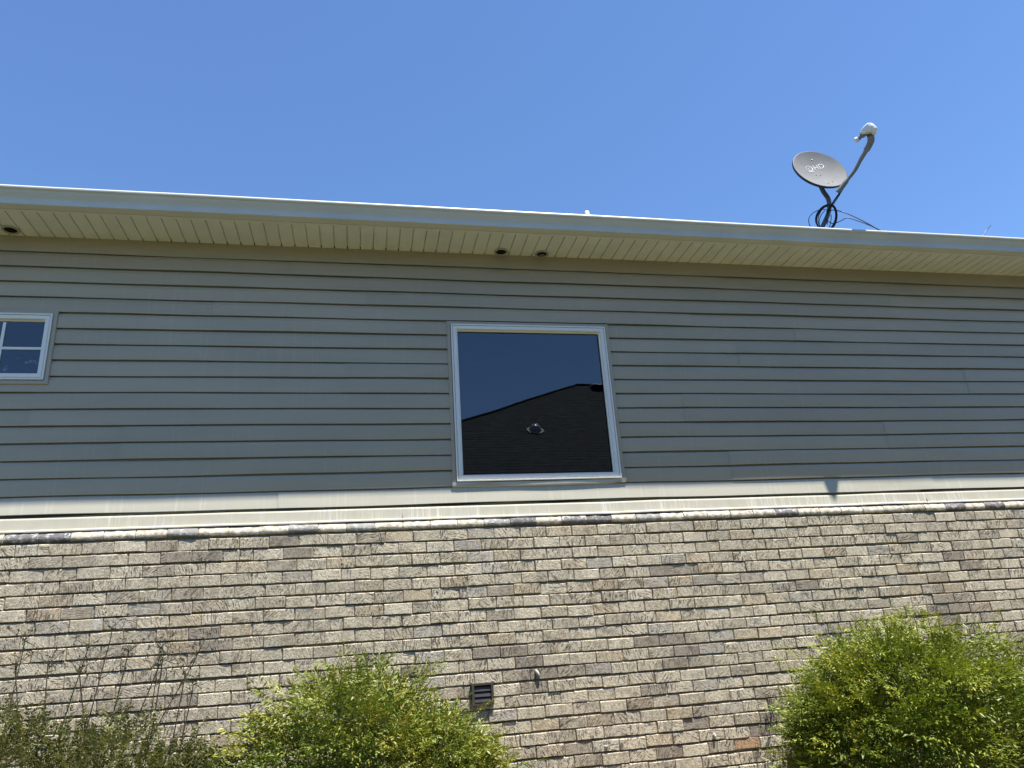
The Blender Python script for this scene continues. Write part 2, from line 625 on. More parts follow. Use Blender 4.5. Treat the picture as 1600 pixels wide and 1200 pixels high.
def brick_verts(r):
    """one brick, centre of its front face at the origin: knocked edges, slightly uneven face"""
    nx = 5
    xsn = np.linspace(-.5, .5, nx) * BLEN
    v, f = [], []
    dn = [r.normal(0, .0011) for _ in range(2 * nx)]
    front = []
    for s, hz in ((-1, -BH / 2), (1, BH / 2)):
        for i in range(nx):
            x = xsn[i] - np.sign(xsn[i]) * (0.0035 if i in (0, nx - 1) else 0)
            front.append((x, -0.0005 + r.normal(0, .0009), hz - s * (0.0045 if s > 0 else .003) + r.normal(0, .0008)))
    v += front
    ring = []
    for s, hz in ((-1, -BH / 2), (1, BH / 2)):
        for i in range(nx):
            ring.append((xsn[i] + r.normal(0, .0007), 0.005 + r.normal(0, .0008), hz + dn[i + (nx if s > 0 else 0)]))
    v += ring
    v += [(x, 0.034, z) for x, y, z in ring]
    for i in range(nx - 1):
        f.append((i, i + 1, nx + i + 1, nx + i))
    def strip(a, b):
        o = [*range(nx), *range(2 * nx - 1, nx - 1, -1)]
        for t in range(len(o)):
            p_, q_ = o[t], o[(t + 1) % len(o)]
            f.append((a + q_, a + p_, b + p_, b + q_))
    strip(0, 2 * nx)
    strip(2 * nx, 4 * nx)
    return np.array(v), f


def add_local(me, loc):
    a = me.attributes.new('brick_local', 'FLOAT_VECTOR', 'POINT')
    a.data.foreach_set('vector', np.asarray(loc, np.float32).ravel())


rb = np.random.default_rng(3)
VAR = [brick_verts(rb) for _ in range(14)]
VMESH = []
for vv, ff in VAR:
    me = MB().add(vv, ff).mesh('brick', MT['brick'], (0, 0, 0))
    add_local(me, vv)
    VMESH.append(me)
ORMESH = VMESH[3].copy()
ORMESH.materials.clear()
ORMESH.materials.append(MT['orange'])

bricks = []
phase = -1.635
VENT = (0.772, 0.926, -0.405, -0.262)
for k in range(nrow):
    zc = ZT - COURSE * k - (COURSE - BH) * 0.86 - BH / 2
    st = phase + (0.5 * BL if k % 2 else 0) + rb.normal(0, .012) + BL / 2
    i0 = math.floor((X0 - st) / BL)
    x = st + i0 * BL
    while x < X1:
        if x > X0 + .1:
            xx = x + rb.normal(0, .0016)
            bricks.append((xx, YB + rb.normal(0, .0019), zc + sag(k, xx) + rb.normal(0, .0017), rb.normal(0, .0065), rb.normal(0, .004)))
        x += BL


def seen_area(b):
    x, y, z = b[:3]
    p = [to_px(x + sx * BL / 2, y, z + sz * BH / 2) for sx, sz in ((-1, -1), (1, -1), (1, 1), (-1, 1))]
    if max(q[0] for q in p) < 4 or min(q[0] for q in p) > 1596 or min(q[1] for q in p) > 1196:
        return 0
    a = 0
    for i in range(4):
        (x0, y0), (x1, y1) = p[i], p[(i + 1) % 4]
        a += x0 * y1 - x1 * y0
    cx, cy = sum(q[0] for q in p) / 4, sum(q[1] for q in p) / 4
    inb = ((cx - 570) / 195) ** 2 + ((cy - 1200) / 160) ** 2 < 1 or cx > 1240 and ((cx - 1450) / 225) ** 2 + ((cy - 1200) / 225) ** 2 < 1 or (cx < 340 and cy > 1130)
    return abs(a) / 2 * (0.1 if inb else 1)


order = sorted(range(len(bricks)), key=lambda i: -seen_area(bricks[i]))
orange_i = min(range(len(bricks)), key=lambda i: (bricks[i][0] - 2.807) ** 2 + (bricks[i][2] + .821) ** 2)
single = set(order[:299]) | {orange_i}
rest = MB()
rest_loc = []
for i, (x, y, z, ry, rz) in enumerate(bricks):
    vi = (i * 7 + i // 5) % len(VAR)
    if VENT[0] - .08 < x < VENT[1] + .08 and VENT[2] < z - .02 and z < VENT[3] + .0 and False:
        continue
    if i in single:
        o = bpy.data.objects.new('brick', ORMESH if i == orange_i else VMESH[vi])
        link(o, 'brick', wall, (x, y, z))
        o.rotation_euler = (0, ry, rz)
        if i == orange_i:
            o['label'] = 'orange brown brick'
    else:
        vv, ff = VAR[vi]
        c, s = math.cos(ry), math.sin(ry)
        q = vv.copy()
        q[:, 0] = vv[:, 0] * c + vv[:, 2] * s + x
        q[:, 2] = -vv[:, 0] * s + vv[:, 2] * c + z
        q[:, 1] = vv[:, 1] + rz * vv[:, 0] + y
        rest.add(q, ff)
        rest_loc.append(vv)
o = rest.build('more_bricks', MT['brick'], wall, kind='stuff')
add_local(o.data, np.concatenate(rest_loc))

# ---- bullnose cap bricks
darkx = [-2.30, -2.012, 1.262, 1.66, 1.86, 3.46, 5.05, 5.40]
greyx = [-0.48, -0.07, 2.22, -1.12, 0.95]
capx = np.arange(-2.012 - BL * 11, X1, BL)
def nearest(lst):
    return {int(np.argmin(abs(capx - q))) for q in lst}
dk, gy = nearest(darkx), nearest(greyx)
for i, x in enumerate(capx):
    if x < X0 + .1:
        continue
    h = BLEN / 2 - .0005 + rb.normal(0, .001)
    ja, jb, jc = rb.normal(0, .0025, 3)
    base = [(.03, .830), (-.070, .829), (-.079, .832), (-.0845, .839), (-.086, .850), (-.084, .861), (-.079, .872), (-.072, .882), (-.062, .892), (-.03, .899)]
    pr = [(y + ja * .6, z + jb * .5) for y, z in base]
    g = MB()
    xs_ = np.linspace(x - h, x + h, 6)
    g.extrude_x(pr, xs_, jit=lambda i_, x_: (rb.normal(0, .0012), rb.normal(0, .0010)))
    m_ = 'capdark' if i in dk else 'capgrey' if i in gy else 'cap'
    g.build('cap_brick', MT[m_], wall, smooth=False, label={'capdark': 'dark grey cap brick', 'capgrey': 'brownish grey cap brick', 'cap': None}[m_])
g = MB()                                     # mortar between and under the caps
g.extrude_x([(.03, .8235), (-.050, .8235), (-.070, .832), (-.080, .850), (-.075, .866), (-.066, .880), (-.05, .891), (.0, .897)], np.arange(X0, X1, .15),
            jit=lambda i_, x_: (rb.normal(0, .0012), 0))
g.build('cap_mortar', MT['mortar'], wall)

# ---- flashing ledge between brick and siding (two lengths meet under the dish)
def flash(xa, xb, dy):
    g = MB()
    n_ = max(3, int((xb - xa) / .35))
    pr = [(.0032, 1.030), (-.001, 1.005), (-.004, 1.001), (-.027, .998), (-.0325, .9935), (-.0355, .985), (-.044, .917), (-.048, .913), (-.067, .9085), (-.0705, .905), (-.071, .8965), (-.066, .8965)]
    g.extrude_x([(y - dy, z) for y, z in pr], np.linspace(xa, xb, n_), jit=lambda i_, x_: (rb.normal(0, .0012), rb.normal(0, .0012)))
    return g.build('ledge_flashing', MT['flash'], house)
flash(X0, 0.32, 0); flash(0.318, 4.83, .0012); flash(4.828, X1, 0)

# ---- siding boards
siding = MB().box((X0, .001, 1.0), (X1, .0035, 1.15)).build('siding', MT['sheath'], house, origin=(2.2, 0, 1.0))
SEAM = {-1: [-.547, 4.3], 0: [-.547, 3.2], 1: [.053, 5.0], 2: [.053, 5.0], 3: [-1.13, 2.9], 4: [-1.13, 3.9], 5: [3.3], 6: [3.3], 7: [-.109, 5.6], 8: [-.109, 5.6],
        9: [-2.303, 2.7], 10: [-2.303, 2.7], 11: [-1.688, 4.6], 12: [-1.688, 4.6], 13: [3.05], 14: [3.05], 15: [-.582, 4.95]}
pj = rng.uniform(0, 6.28, (20, 4))
for i in range(-1, 16):
    z0 = 2.930 - .12703 * i if i < 15 else 1.019
    h = .127 if 0 <= i < 15 else (.133 if i == 15 else .132)
    segs = [(X0, X1)]
    def cut(a, b):
        out = []
        for s_, e_ in segs:
            if e_ <= a or s_ >= b:
                out.append((s_, e_))
                continue
            if s_ < a:
                out.append((s_, a))
            if e_ > b:
                out.append((b, e_))
        return out
    if 4 <= i <= 14:
        segs = cut(MWIN[0] + .012, MWIN[1] - .012)
    if 4 <= i <= 7:
        segs = cut(SWIN[0] + .012, SWIN[1] - .012)
    pieces = []
    for s_, e_ in segs:
        cs = sorted(q for q in SEAM[i] if s_ + .1 < q < e_ - .1)
        pts = [s_, *cs, e_]
        for j in range(len(pts) - 1):
            pieces.append((pts[j], pts[j + 1] + (.012 if j < len(pts) - 2 else 0), j))
    for s_, e_, j in pieces:
        lap = .0038 if j % 2 else 0.0
        f_ = h / .127
        if i == -1:                            # flat board tucked under the soffit
            pr = [(.0005, .024), (-.0135, .023), (-.0142, .0), (-.0158, 0), (-.0165, .003), (-.016, h), (-.002, h + .002)]
        elif i == 15:
            pr = [(.0005, .024), (-.0245, .023), (-.0255, .0005), (-.027, .0), (-.028, .004), (-.0180, .090), (-.0125, .122), (-.0105, .1235), (.0, .123), (.0003, h + .024)]
        else:
            pr = [(.0005, .026), (-.0190, .025), (-.0203, .0005), (-.0218, 0), (-.0228, .003), (-.0214, .089), (-.0125, .116), (-.0105, .1175), (.0, .117), (.0003, h + .024)]
        g = MB()
        n_ = max(2, int((e_ - s_) / .28) + 1)
        P_ = pj[i + 1]
        amp = 1.25 if i < 13 else 1.8
        def jit(i_, x_):
            return (-lap + .0008 * math.sin(x_ * 2.3 + P_[0]) - .0006 * math.sin(x_ * 6.1 + P_[1]),
                    amp * (.0016 * math.sin(x_ * 1.6 + P_[2]) + .0010 * math.sin(x_ * 4.4 + P_[3])))
        g.extrude_x([(y, z0 + z) for y, z in pr], np.linspace(s_, e_, n_), jit=jit, cap=False)
        g.build('siding_board', MT['sunlit' if i == 15 else 'siding'], siding, label='lowest siding board with sunlight painted into its paler colour' if i == 15 else None)

# ---- windows
def window(R, white, glass, sill_drop):
    w = MB()
    fx0, fx1, fz0, fz1 = white
    w.frame(fx0, fx1, fz0, fz1, [(0, .0), (0, -.040), (.003, -.0425), (.0105, -.0425), (.012, -.041), (.0122, -.020), (.018, -.020)])
    wo_ = w.build('window', MT['frame'], house, origin=((fx0 + fx1) / 2, 0, fz0))
    s = MB()
    ins = (glass[0] - fx0)
    s.frame(fx0, fx1, fz0, fz1, [(.0155, -.0), (.0155, -.0355), (.018, -.039), (ins - .012, -.0395), (ins - .009, -.033), (ins - .009, -.018), (ins - .002, -.012), (ins, -.010), (ins, .01)])
    s.build('sash', MT['frame'], wo_)
    c = MB()
    x0, x1, z0, z1 = R
    cw = fx0 - x0
    c.frame(x0, x1, z0, z1, [(0, .0), (0, -.0305), (.002, -.033), (cw - .006, -.033), (cw - .0045, -.031), (cw - .0045, -.008), (cw, -.008)])
    c.build('casing', MT['siding'], wo_)
    p = MB()
    p.add([(glass[0] - .006, -.004, glass[2] - .006), (glass[1] + .006, -.004, glass[2] - .006), (glass[1] + .006, -.004, glass[3] + .006), (glass[0] - .006, -.004, glass[3] + .006)], [(0, 1, 2, 3)])
    p.build('pane', MT['glass'], wo_)
    return wo_
big = window(MWIN, (.735, 2.073, 1.185, 2.514), (.791, 1.998, 1.238, 2.441), .03)
small = window(SWIN, (-2.898, -2.247, 2.004, 2.527), (-2.842, -2.303, 2.053, 2.462), 0)
g = MB()
g.box((-2.842, -.012, 2.2465), (-2.303, -.0045, 2.2655))
g.build('muntin', MT['frame'], small)
g = MB()
g.box((-2.581, -.0125, 2.053), (-2.561, -.0047, 2.2462)); g.box((-2.581, -.0125, 2.2658), (-2.561, -.0047, 2.462))
g.build('muntin', MT['frame'], small)
# bent sill trim under the big window, its right end curled up
g = MB()
xs_ = np.linspace(.700, 2.112, 12)
g.extrude_x([(-.020, 1.186), (-.0345, 1.180), (-.0350, 1.168), (-.0342, 1.156), (-.025, 1.146), (-.006, 1.146)], xs_,
            jit=lambda i_, x_: (-.002 * math.sin(x_ * 5), -.006 * (1 - abs(x_ - 1.4) / .72) + (.012 if i_ == 11 else 0)))
g.build('sill_trim', MT['sill'], big)

# pale marks in the small window's lower pane; petal and stalk form invented
t = empty('pale_cluster', 'small pale shapes of invented form behind the lower glass of the small left window', 'pale shapes', (-2.45, .12, 2.0))
for x, z, r in ((-2.372, 2.165, .014), (-2.345, 2.168, .009), (-2.335, 2.15, .008), (-2.400, 2.157, .011), (-2.53, 2.10, .014), (-2.525, 2.125, .007), (-2.46, 2.19, .006)):
    g = MB()
    for q in range(5):
        a = q * 1.257 + x * 40
        g.add([(x, .022, z), (x + r * math.cos(a - .5) * .8, .019, z + r * math.sin(a - .5) * .8), (x + r * 1.3 * math.cos(a), .027, z + r * 1.3 * math.sin(a)), (x + r * math.cos(a + .5) * .8, .019, z + r * math.sin(a + .5) * .8)], [(0, 1, 2, 3)])
    g.build('pale_shape', MT['pale_bits'], t)
g = MB()
for a, b in (((-2.372, 2.165), (-2.41, 2.0)), ((-2.400, 2.157), (-2.41, 2.0)), ((-2.53, 2.10), (-2.50, 2.0)), ((-2.345, 2.168), (-2.40, 2.0))):
    g.tube([(a[0], .032, a[1]), ((a[0] + b[0]) / 2 + .005, .034, (a[1] + b[1]) / 2), (b[0], .036, b[1])], .0015, 4)
g.build('thin_strand', MT['twig'], t)

# ---- soffit
ZS = 3.188
sof = MB()
sof.extrude_x([(-.372, ZS - .001), (-.374, ZS - .0045), (-.402, ZS - .0045), (-.404, ZS + .010)], np.linspace(X0, X1, 20))   # channel along the fascia
soffit = sof.build('soffit', MT['soffit'], house, origin=(2.2, -.2, ZS))
PW = .1056
x = .527 - PW * math.floor((.527 - X0) / PW)
sg = MB()
ya, yb, yn = -.376, -.0155, -.036             # front, wall end, where the groove opens
a, b, d = .0042, PW - .0042, .013
v = [(0, ya, d), (a, ya, d), (a, ya, 0), (b, ya, 0), (b, ya, d), (PW, ya, d)]
v += [(x_, yn, z_) for x_, _, z_ in v] + [(a, yb, 0), (b, yb, 0), (a, yb, d), (b, yb, d)]
sg.add(v, [(0, 1, 7, 6), (1, 2, 8, 7), (2, 3, 9, 8), (3, 4, 10, 9), (4, 5, 11, 10), (8, 9, 13, 12), (7, 8, 12, 14), (9, 10, 15, 13), (12, 13, 15, 14)])
sme = sg.mesh('soffit_panel', MT['soffit'], (0, 0, 0))
while x < X1 - PW:
    o = bpy.data.objects.new('soffit_panel', sme)
    link(o, 'soffit_panel', soffit, (x, 0, ZS))
    o.rotation_euler = (rb.normal(0, .001), rb.normal(0, .0008), 0)
    x += PW
g = MB().box((X0, -.40, ZS + .03), (X1, 0.004, ZS + .036))
g.build('dark_backing', MT['dark'], house)  # near-black sheet; its colour stands for the shade in the cavity above the soffit
g = MB().box((X0, -.412, ZS - .002), (X1, -.404, 3.315))
g.build('fascia', MT['gutter'], house)

# ---- gutter (K style)
g = MB()
pr = [(-.413, 3.300), (-.413, 3.186), (-.416, 3.182), (-.479, 3.1805), (-.486, 3.1825), (-.4885, 3.188), (-.4865, 3.194), (-.484, 3.197), (-.4865, 3.215),
      (-.4925, 3.232), (-.502, 3.246), (-.513, 3.258), (-.5195, 3.270), (-.5215, 3.279), (-.534, 3.282), (-.5385, 3.287), (-.5395, 3.296), (-.536, 3.304), (-.528, 3.307), (-.517, 3.306), (-.515, 3.300)]
ng = 26
gx = np.linspace(X0 - .05, X1 + .05, ng)
def gj(i_, x_):
    return (.0012 * math.sin(x_ * 2.1), .0018 * math.sin(x_ * 0.9 + 1) + .0008 * math.sin(x_ * 3.7))
g.extrude_x(pr, gx, jit=gj, cap=False)
gutter = g.build('gutter', MT['gutter'], house, smooth=False)

# ---- roof: stepped courses of shingles, both slopes
g = MB()
pitch = .5
r0y, r0z = -.45, 3.312
pts = []
nc = 32
for i in range(nc):
    y = r0y + i * .139
    z = r0z + (y - r0y) * pitch
    pts += [(y, z + .006), (y + .139, z + .139 * pitch)]
yr, zr = pts[-1]
g.extrude_x(pts, [X0 - .25, X1 + .25], cap=False)
back = [(2 * yr - y, z) for y, z in pts[::-1]]
g.extrude_x(back, [X0 - .25, X1 + .25], cap=False)
g.extrude_x([(r0y, r0z - .02), (yr, zr - .03), (2 * yr - r0y, r0z - .02)], [X0 - .25, X1 + .25], cap=False)
g.build('roof', MT['shingle'], house)


def roof_z(y):
    return r0z + (y - r0y) * pitch

# ------------------------------------------------------------------ fixtures on the house
for x, y, lab, kind_ in ((1.193, -.078, 'left one of the two round soffit lights above the big window', 0), (1.559, -.068, 'right one of the two round soffit lights above the big window, dark centre half open', 1), (-2.600, -.105, 'round dark soffit light above the small window at the left end', 0)):
    t = empty('soffit_light', lab, 'light', (x, y, ZS), group='round lights recessed in the soffit')
    g = MB()
    g.lathe((x, y, ZS), (0, 0, 1), [(.0625, .0), (.0625, -.006), (.058, -.010), (.052, -.010), (.050, -.004)], 28)
    g.build('ring', MT['canring'], t, smooth=True)
    g = MB()
    g.lathe((x, y, ZS), (0, 0, 1), [(.050, -.004), (.047, -.0035), (.047, -.007), (.044, -.0075), (.043, .004)], 28)
    g.build('inner_ring', MT['canring'], t, smooth=True)
    g = MB()
    if kind_:
        h_ = MB().lathe((x + .004, y + .020, ZS), (0, 0, 1), [(.026, -.0065), (.022, -.0085), (.0005, -.0095)], 20)
        h_.build('bulb', MT['mast'], t, smooth=True)
    if True:
        g.lathe((x, y, ZS), (0, 0, 1), [(.043, -.004), (.038, -.006), (.020, -.007), (.0005, -.007)], 28)
    g.build('lens', MT['dark'], t, smooth=True)

# ---- louvred wall vent
t = empty('wall_vent', 'brown plastic louvred vent on the brick wall beside the middle shrub', 'vent', ((VENT[0] + VENT[1]) / 2, YB, VENT[2]))
x0, x1, z0, z1 = VENT
g = MB()
yb, yf = YB + .012, YB - .024
g.box((x0, yf, z0), (x0 + .017, yb, z1)); g.box((x1 - .017, yf, z0), (x1, yb, z1))
g.box((x0 + .017, yf, z1 - .014), (x1 - .017, yb, z1)); g.box((x0 + .017, yf, z0), (x1 - .017, yb, z0 + .012))
g.box((x0 - .004, yf + .004, z1 - .010), (x0, yb, z1 + .006)); g.box((x1, yf + .004, z1 - .010), (x1 + .004, yb, z1 + .006))
g.build('vent_frame', MT['brown'], t)
g = MB().box((x0 + .017, YB - .006, z0 + .012), (x1 - .017, YB + .006, z1 - .014))
g.build('duct', MT['dark'], t)
for i in range(3):
    zt = z1 - .022 - i * .0355
    g = MB()
    g.extrude_x([(YB - .003, zt), (YB - .010, zt - .004), (YB - .015, zt - .014), (YB - .018, zt - .026), (YB - .019, zt - .031), (YB - .016, zt - .031), (YB - .012, zt - .016), (YB - .003, zt - .006)], [x0 + .019, (x0 + x1) / 2, x1 - .019],
                jit=lambda i_, x_: (-.0015 * (i_ == 1), 0))
    g.build('louvre', MT['brownflap'], t, smooth=False)

# ---- little stubs left in the brickwork
def stub(pts, r, tip, label):
    t = empty('wall_stub', label, 'stub', pts[0])
    MB().tube(pts, r, 8).build('stub_body', MT['stub'], t, smooth=True)
    if tip:
        c = Vector(pts[-1])
        MB().lathe(c, Vector(pts[-1]) - Vector(pts[-2]), [(r[-1] * .9, -.002), (r[-1] * .8, .003), (r[-1] * .4, .006), (.0004, .007)], 8).build('stub_tip', MT['pale'], t, smooth=True)
stub([(1.243, YB + .01, -.205), (1.247, YB - .006, -.215), (1.257, YB - .008, -.235), (1.266, YB - .010, -.252)], [.010, .012, .011, .008], True, 'grey tube stub sticking out of the brick to the right of the vent')
stub([(2.534, YB + .01, -.735), (2.536, YB - .006, -.738), (2.538, YB - .013, -.742)], [.012, .014, .010], True, 'round pale tipped stub near the orange brick')
stub([(1.700, YB + .01, -.735), (1.708, YB - .004, -.744), (1.722, YB - .008, -.738)], [.011, .010, .007], False, 'low rough lump on the brick above the bottom edge, between vent and orange brick')

# ---- white vent pipe behind the gutter
g = MB()
py_ = 1.9
g.tube([(2.735, py_, roof_z(py_) - .05), (2.735, py_, 4.60), (2.735, py_, 4.925), (2.735, py_, 4.942)], [.03, .03, .03, .022], 12)
t = empty('vent_pipe', 'thin white vent pipe showing just above the gutter', 'pipe', (2.735, py_, roof_z(py_)))
g.build('pipe', MT['pvc'], t, smooth=True)
g = MB()
g.lathe((2.735, py_, roof_z(py_)), (0, -.447, .894), [(.11, .004), (.06, .012), (.034, .07)], 16)
g.build('pipe_boot', MT['mast'], t, smooth=True)

# ---- stiff wire end
t = empty('wire', 'thin black wire end curving up over the gutter at the far right', 'wire', (5.93, -.3, 3.38))
g = MB().tube([(5.90, -.30, 3.372), (5.966, -.3, 3.431), (6.04, -.3, 3.515), (6.12, -.3, 3.583)], .004, 6)
g.build('wire_strand', MT['cable'], t, smooth=True)

# ------------------------------------------------------------------ satellite dish
DC = Vector((4.348, -.30, 4.115))
DN = Vector((-.0556, -.958, .2812)).normalized()
DU = Vector((-.265, .287, .92))
DU = (DU - DN * DU.dot(DN)).normalized()
DR = DU.cross(DN).normalized()
RAD = .262
dish = empty('satellite_dish', 'grey satellite dish with white feed horn on a bent mast above the gutter', 'satellite dish', (4.28, -.16, roof_z(-.16)))


def dp(u, w, off=0.0):
    """point on the bowl: u to its right, w up, off along its axis"""
    q = (u * u + w * w) / (RAD * RAD)
    return DC + DR * u + DU * w - DN * (.045 * (1 - q)) + DN * off


def bowl(off, r0, rings, k=48):
    v, f = [], []
    for i in range(rings + 1):
        r = r0 * i / rings
        for j in range(k):
            a = 2 * math.pi * j / k
            v.append(tuple(dp(r * math.cos(a), r * math.sin(a) * 1.0, off)))
    for i in range(rings):
        for j in range(k):
            f.append((i * k + j, i * k + (j + 1) % k, (i + 1) * k + (j + 1) % k, (i + 1) * k + j))
    return v, f
g = MB()
v, f = bowl(0, RAD, 7)
g.add(v, f)
refl = g.build('reflector', MT['dish'], dish, smooth=True)
g = MB()
k = 48
v, f = [], []
for r, o_ in ((RAD, 0), (RAD + .004, -.001), (RAD + .0045, -.022), (RAD - .004, -.028), (RAD * .8, -.030), (RAD * .5, -.016), (RAD * .2, -.006), (.002, -.006)):
    for j in range(k):
        a = 2 * math.pi * j / k
        v.append(tuple(dp(min(r, RAD) * math.cos(a), min(r, RAD) * math.sin(a), o_) + (DR * math.cos(a) + DU * math.sin(a)) * max(0, r - RAD)))
for i in range(7):
    for j in range(k):
        f.append((i * k + j, i * k + (j + 1) % k, (i + 1) * k + (j + 1) % k, (i + 1) * k + j))
g.add(v, f)
g.build('rim', MT['dishback'], dish, smooth=True)

# printed mark: a swirl emblem and the letters HD
def text_mesh(txt, size):
    cu = bpy.data.curves.new('t', 'FONT')
    cu.body = txt
    cu.size = size
    ob = bpy.data.objects.new('t', cu)
    COL.objects.link(ob)
    bpy.context.view_layer.update()
    dg = bpy.context.evaluated_depsgraph_get()
    me = ob.evaluated_get(dg).to_mesh()
    v = [tuple(q.co) for q in me.vertices]
    f = [tuple(p.vertices) for p in me.polygons]
    ob.evaluated_get(dg).to_mesh_clear()
    bpy.data.objects.remove(ob)
    bpy.data.curves.remove(cu)
    return v, f
g = MB()
v, f = text_mesh('HD', .085)
g.add([tuple(dp(-.012 + x_, .035 + y_, .0025)) for x_, y_, _ in v], f)
def arc(cx, cy, r, a0, a1, w0, w1, n_=18):
    v, f = [], []
    for i in range(n_ + 1):
        s = i / n_
        a = math.radians(a0 + (a1 - a0) * s)
        w = w0 + (w1 - w0) * s
        for q in (-1, 1):
            v.append(tuple(dp(cx + (r + q * w / 2) * math.cos(a), cy + (r + q * w / 2) * math.sin(a), .0025)))
        if i:
            f.append((2 * i - 2, 2 * i - 1, 2 * i + 1, 2 * i))
    g.add(v, f)
arc(-.062, .062, .036, 200, -30, .003, .010)
arc(-.062, .062, .030, 20, -150, .003, .009)
arc(-.060, .058, .014, 210, 40, .003, .008)
for i in range(5):
    g.add([tuple(dp(-.098 + i * .014 + dx, .016 + dy, .0025)) for dx, dy in ((0, 0), (.010, 0), (.010, .010), (0, .010))], [(0, 1, 2, 3)])
g.add([tuple(dp(.112 + dx, .105 + dy, .0025)) for dx, dy in ((0, 0), (.004, 0), (.004, .010), (0, .010))], [(0, 1, 2, 3)])
g.build('logo', MT['print'], refl)
for u, w in ((-.05, -.035), (-.005, -.045), (.03, -.18), (-.03, -.19), (.035, .165), (.10, .05)):
    g = MB()
    c = dp(u, w, .001)
    g.lathe(c, DN, [(.0055, 0), (.005, .003), (.0005, .004)], 8)
    g.build('bolt', MT['dishback'] if w < 0 else MT['lnb'], refl)

# mast
g = MB()
g.tube(sm([(4.372, -.215, 4.02), (4.400, -.205, 3.930), (4.440, -.20, 3.850), (4.443, -.19, 3.780), (4.418, -.18, 3.690), (4.340, -.165, 3.560), (4.285, -.155, 3.465)], 5), .0215, 12)
g.build('mast', MT['mast'], dish, smooth=True)
g = MB()
zf = roof_z(-.15)
q = np.array([(-.07, -.09), (.07, -.09), (.07, .09), (-.07, .09)])
g.add([(4.28 + a, -.15 + b, roof_z(-.15 + b) + .008) for a, b in q] + [(4.28 + a, -.15 + b, roof_z(-.15 + b) + .013) for a, b in q],
      [(3, 2, 1, 0), (4, 5, 6, 7), (0, 1, 5, 4), (1, 2, 6, 5), (2, 3, 7, 6), (3, 0, 4, 7)])
g.build('foot', MT['mast'], dish)
# bracket between the bowl and the mast
g = MB()
c = DC - DN * .09
for s in (-1, 1):
    g.tube([c + DR * (.04 * s) + DU * .06, c + DR * (.04 * s) - DU * .16], [.010, .010], 4)
g.tube([DC - DN * .062 - DU * .02, DC - DN * .10 - DU * .05, Vector((4.385, -.212, 3.985))], [.030, .030, .026], 10)
g.tube([c - DU * .12 - DR * .05, c - DU * .20 - DR * .05 + DN * .03], [.012, .008], 6)
g.build('bracket', MT['mast'], dish)
# feed arm
g = MB()
arm = sm([(4.428, -.365, 3.808), (4.452, -.395, 3.842), (4.500, -.440, 3.905), (4.556, -.50, 3.974), (4.594, -.57, 4.055), (4.616, -.635, 4.105), (4.624, -.70, 4.150), (4.602, -.735, 4.186)], 4)
g.tube(arm, [.022] * 4 + [.021] * 4 + [.016] * 8 + [.018] * 4 + [.026] * 4 + [.028] * (len(arm) - 24), 8, flat=1.25)
g.build('feed_arm', MT['arm'], dish, smooth=True)
# receiver: white housing, feed throat and horn looking back at the bowl
LC = Vector((4.562, -.728, 4.218))
ax = (dp(-.0, .03) - LC).normalized()
ax = Vector((-.66, .55, -.42)).normalized()
side = ax.cross(Vector((.25, -.3, .9))).normalized()
up = side.cross(ax).normalized()
def block(st):
    """stations (distance back along the feed axis, half width, half height, lift)"""
    v, f = [], []
    k_ = 12
    for d_, hw, hh, lift in st:
        for j in range(k_):
            a = 2 * math.pi * j / k_
            c_, s_ = math.cos(a), math.sin(a)
            c_ = math.copysign(abs(c_) ** .45, c_)
            s_ = math.copysign(abs(s_) ** .45, s_)
            v.append(tuple(LC - ax * d_ + side * (c_ * hw) + up * (s_ * hh + lift)))
    n_ = len(st)
    for i in range(n_ - 1):
        for j in range(k_):
            f.append((i * k_ + j, i * k_ + (j + 1) % k_, (i + 1) * k_ + (j + 1) % k_, (i + 1) * k_ + j))
    f.append(tuple(range(k_))[::-1])
    f.append(tuple((n_ - 1) * k_ + j for j in range(k_)))
    return v, f
g = MB()
v, f = block([(-.035, .030, .018, .012), (-.02, .042, .026, .010), (.012, .052, .036, .008), (.045, .055, .046, .002), (.064, .054, .050, -.006), (.080, .048, .044, -.014), (.086, .040, .036, -.018)])
g.add(v, f)
v, f = block([(.030, .036, .020, -.045), (.062, .036, .022, -.046), (.082, .034, .020, -.040)])
g.add(v, f)
g.build('receiver', MT['lnb'], dish, smooth=False)
g = MB()
g.lathe(LC + ax * .02 - up * .004, ax, [(.026, -.02), (.026, .018), (.018, .026), (.018, .046), (.023, .048), (.023, .054), (.017, .056), (.017, .064)], 14)
g.build('feed_throat', MT['arm'], dish)
g = MB()
hc = LC + ax * .078 - up * .004
g.lathe(hc, ax, [(.018, 0), (.024, .004), (.026, .012), (.026, .026), (.022, .031), (.0005, .033)], 16)
g.build('feed_horn', MT['lnb'], dish, smooth=False)

# ---- coax cable: tied coil round the mast, drop from the arm, tail to the roof
t = empty('coax_cable', 'black coax cable coiled round the dish mast with a tail running right', 'cable', (4.32, -.22, 3.46))
def loop(c, rx, rz, tilt, n_=28, ph=0.0, turns=1.0):
    pts = []
    for i in range(int(n_ * turns) + 1):
        a = 2 * math.pi * i / n_ + ph
        pts.append((c[0] + rx * math.cos(a) + .10 * rz * math.sin(a), c[1] + tilt * math.sin(a) + .010 * math.cos(a * 2), c[2] + rz * math.sin(a)))
    return pts
for i in range(5):
    q = (rb.normal(0, .004), rb.normal(0, .008), rb.normal(0, .004))
    MB().tube(loop((4.338 + q[0], -.245 + q[1] * .7, 3.595 + q[2]), .104 + rb.normal(0, .003), .104 + rb.normal(0, .003), -.055, ph=i), .0042, 6).build('cable_loop', MT['cable'], t, smooth=True)
MB().tube(loop((4.325, -.24, 3.575), .062, .085, -.04, ph=2, turns=.8), .0036, 6).build('cable_loop', MT['cable'], t, smooth=True)
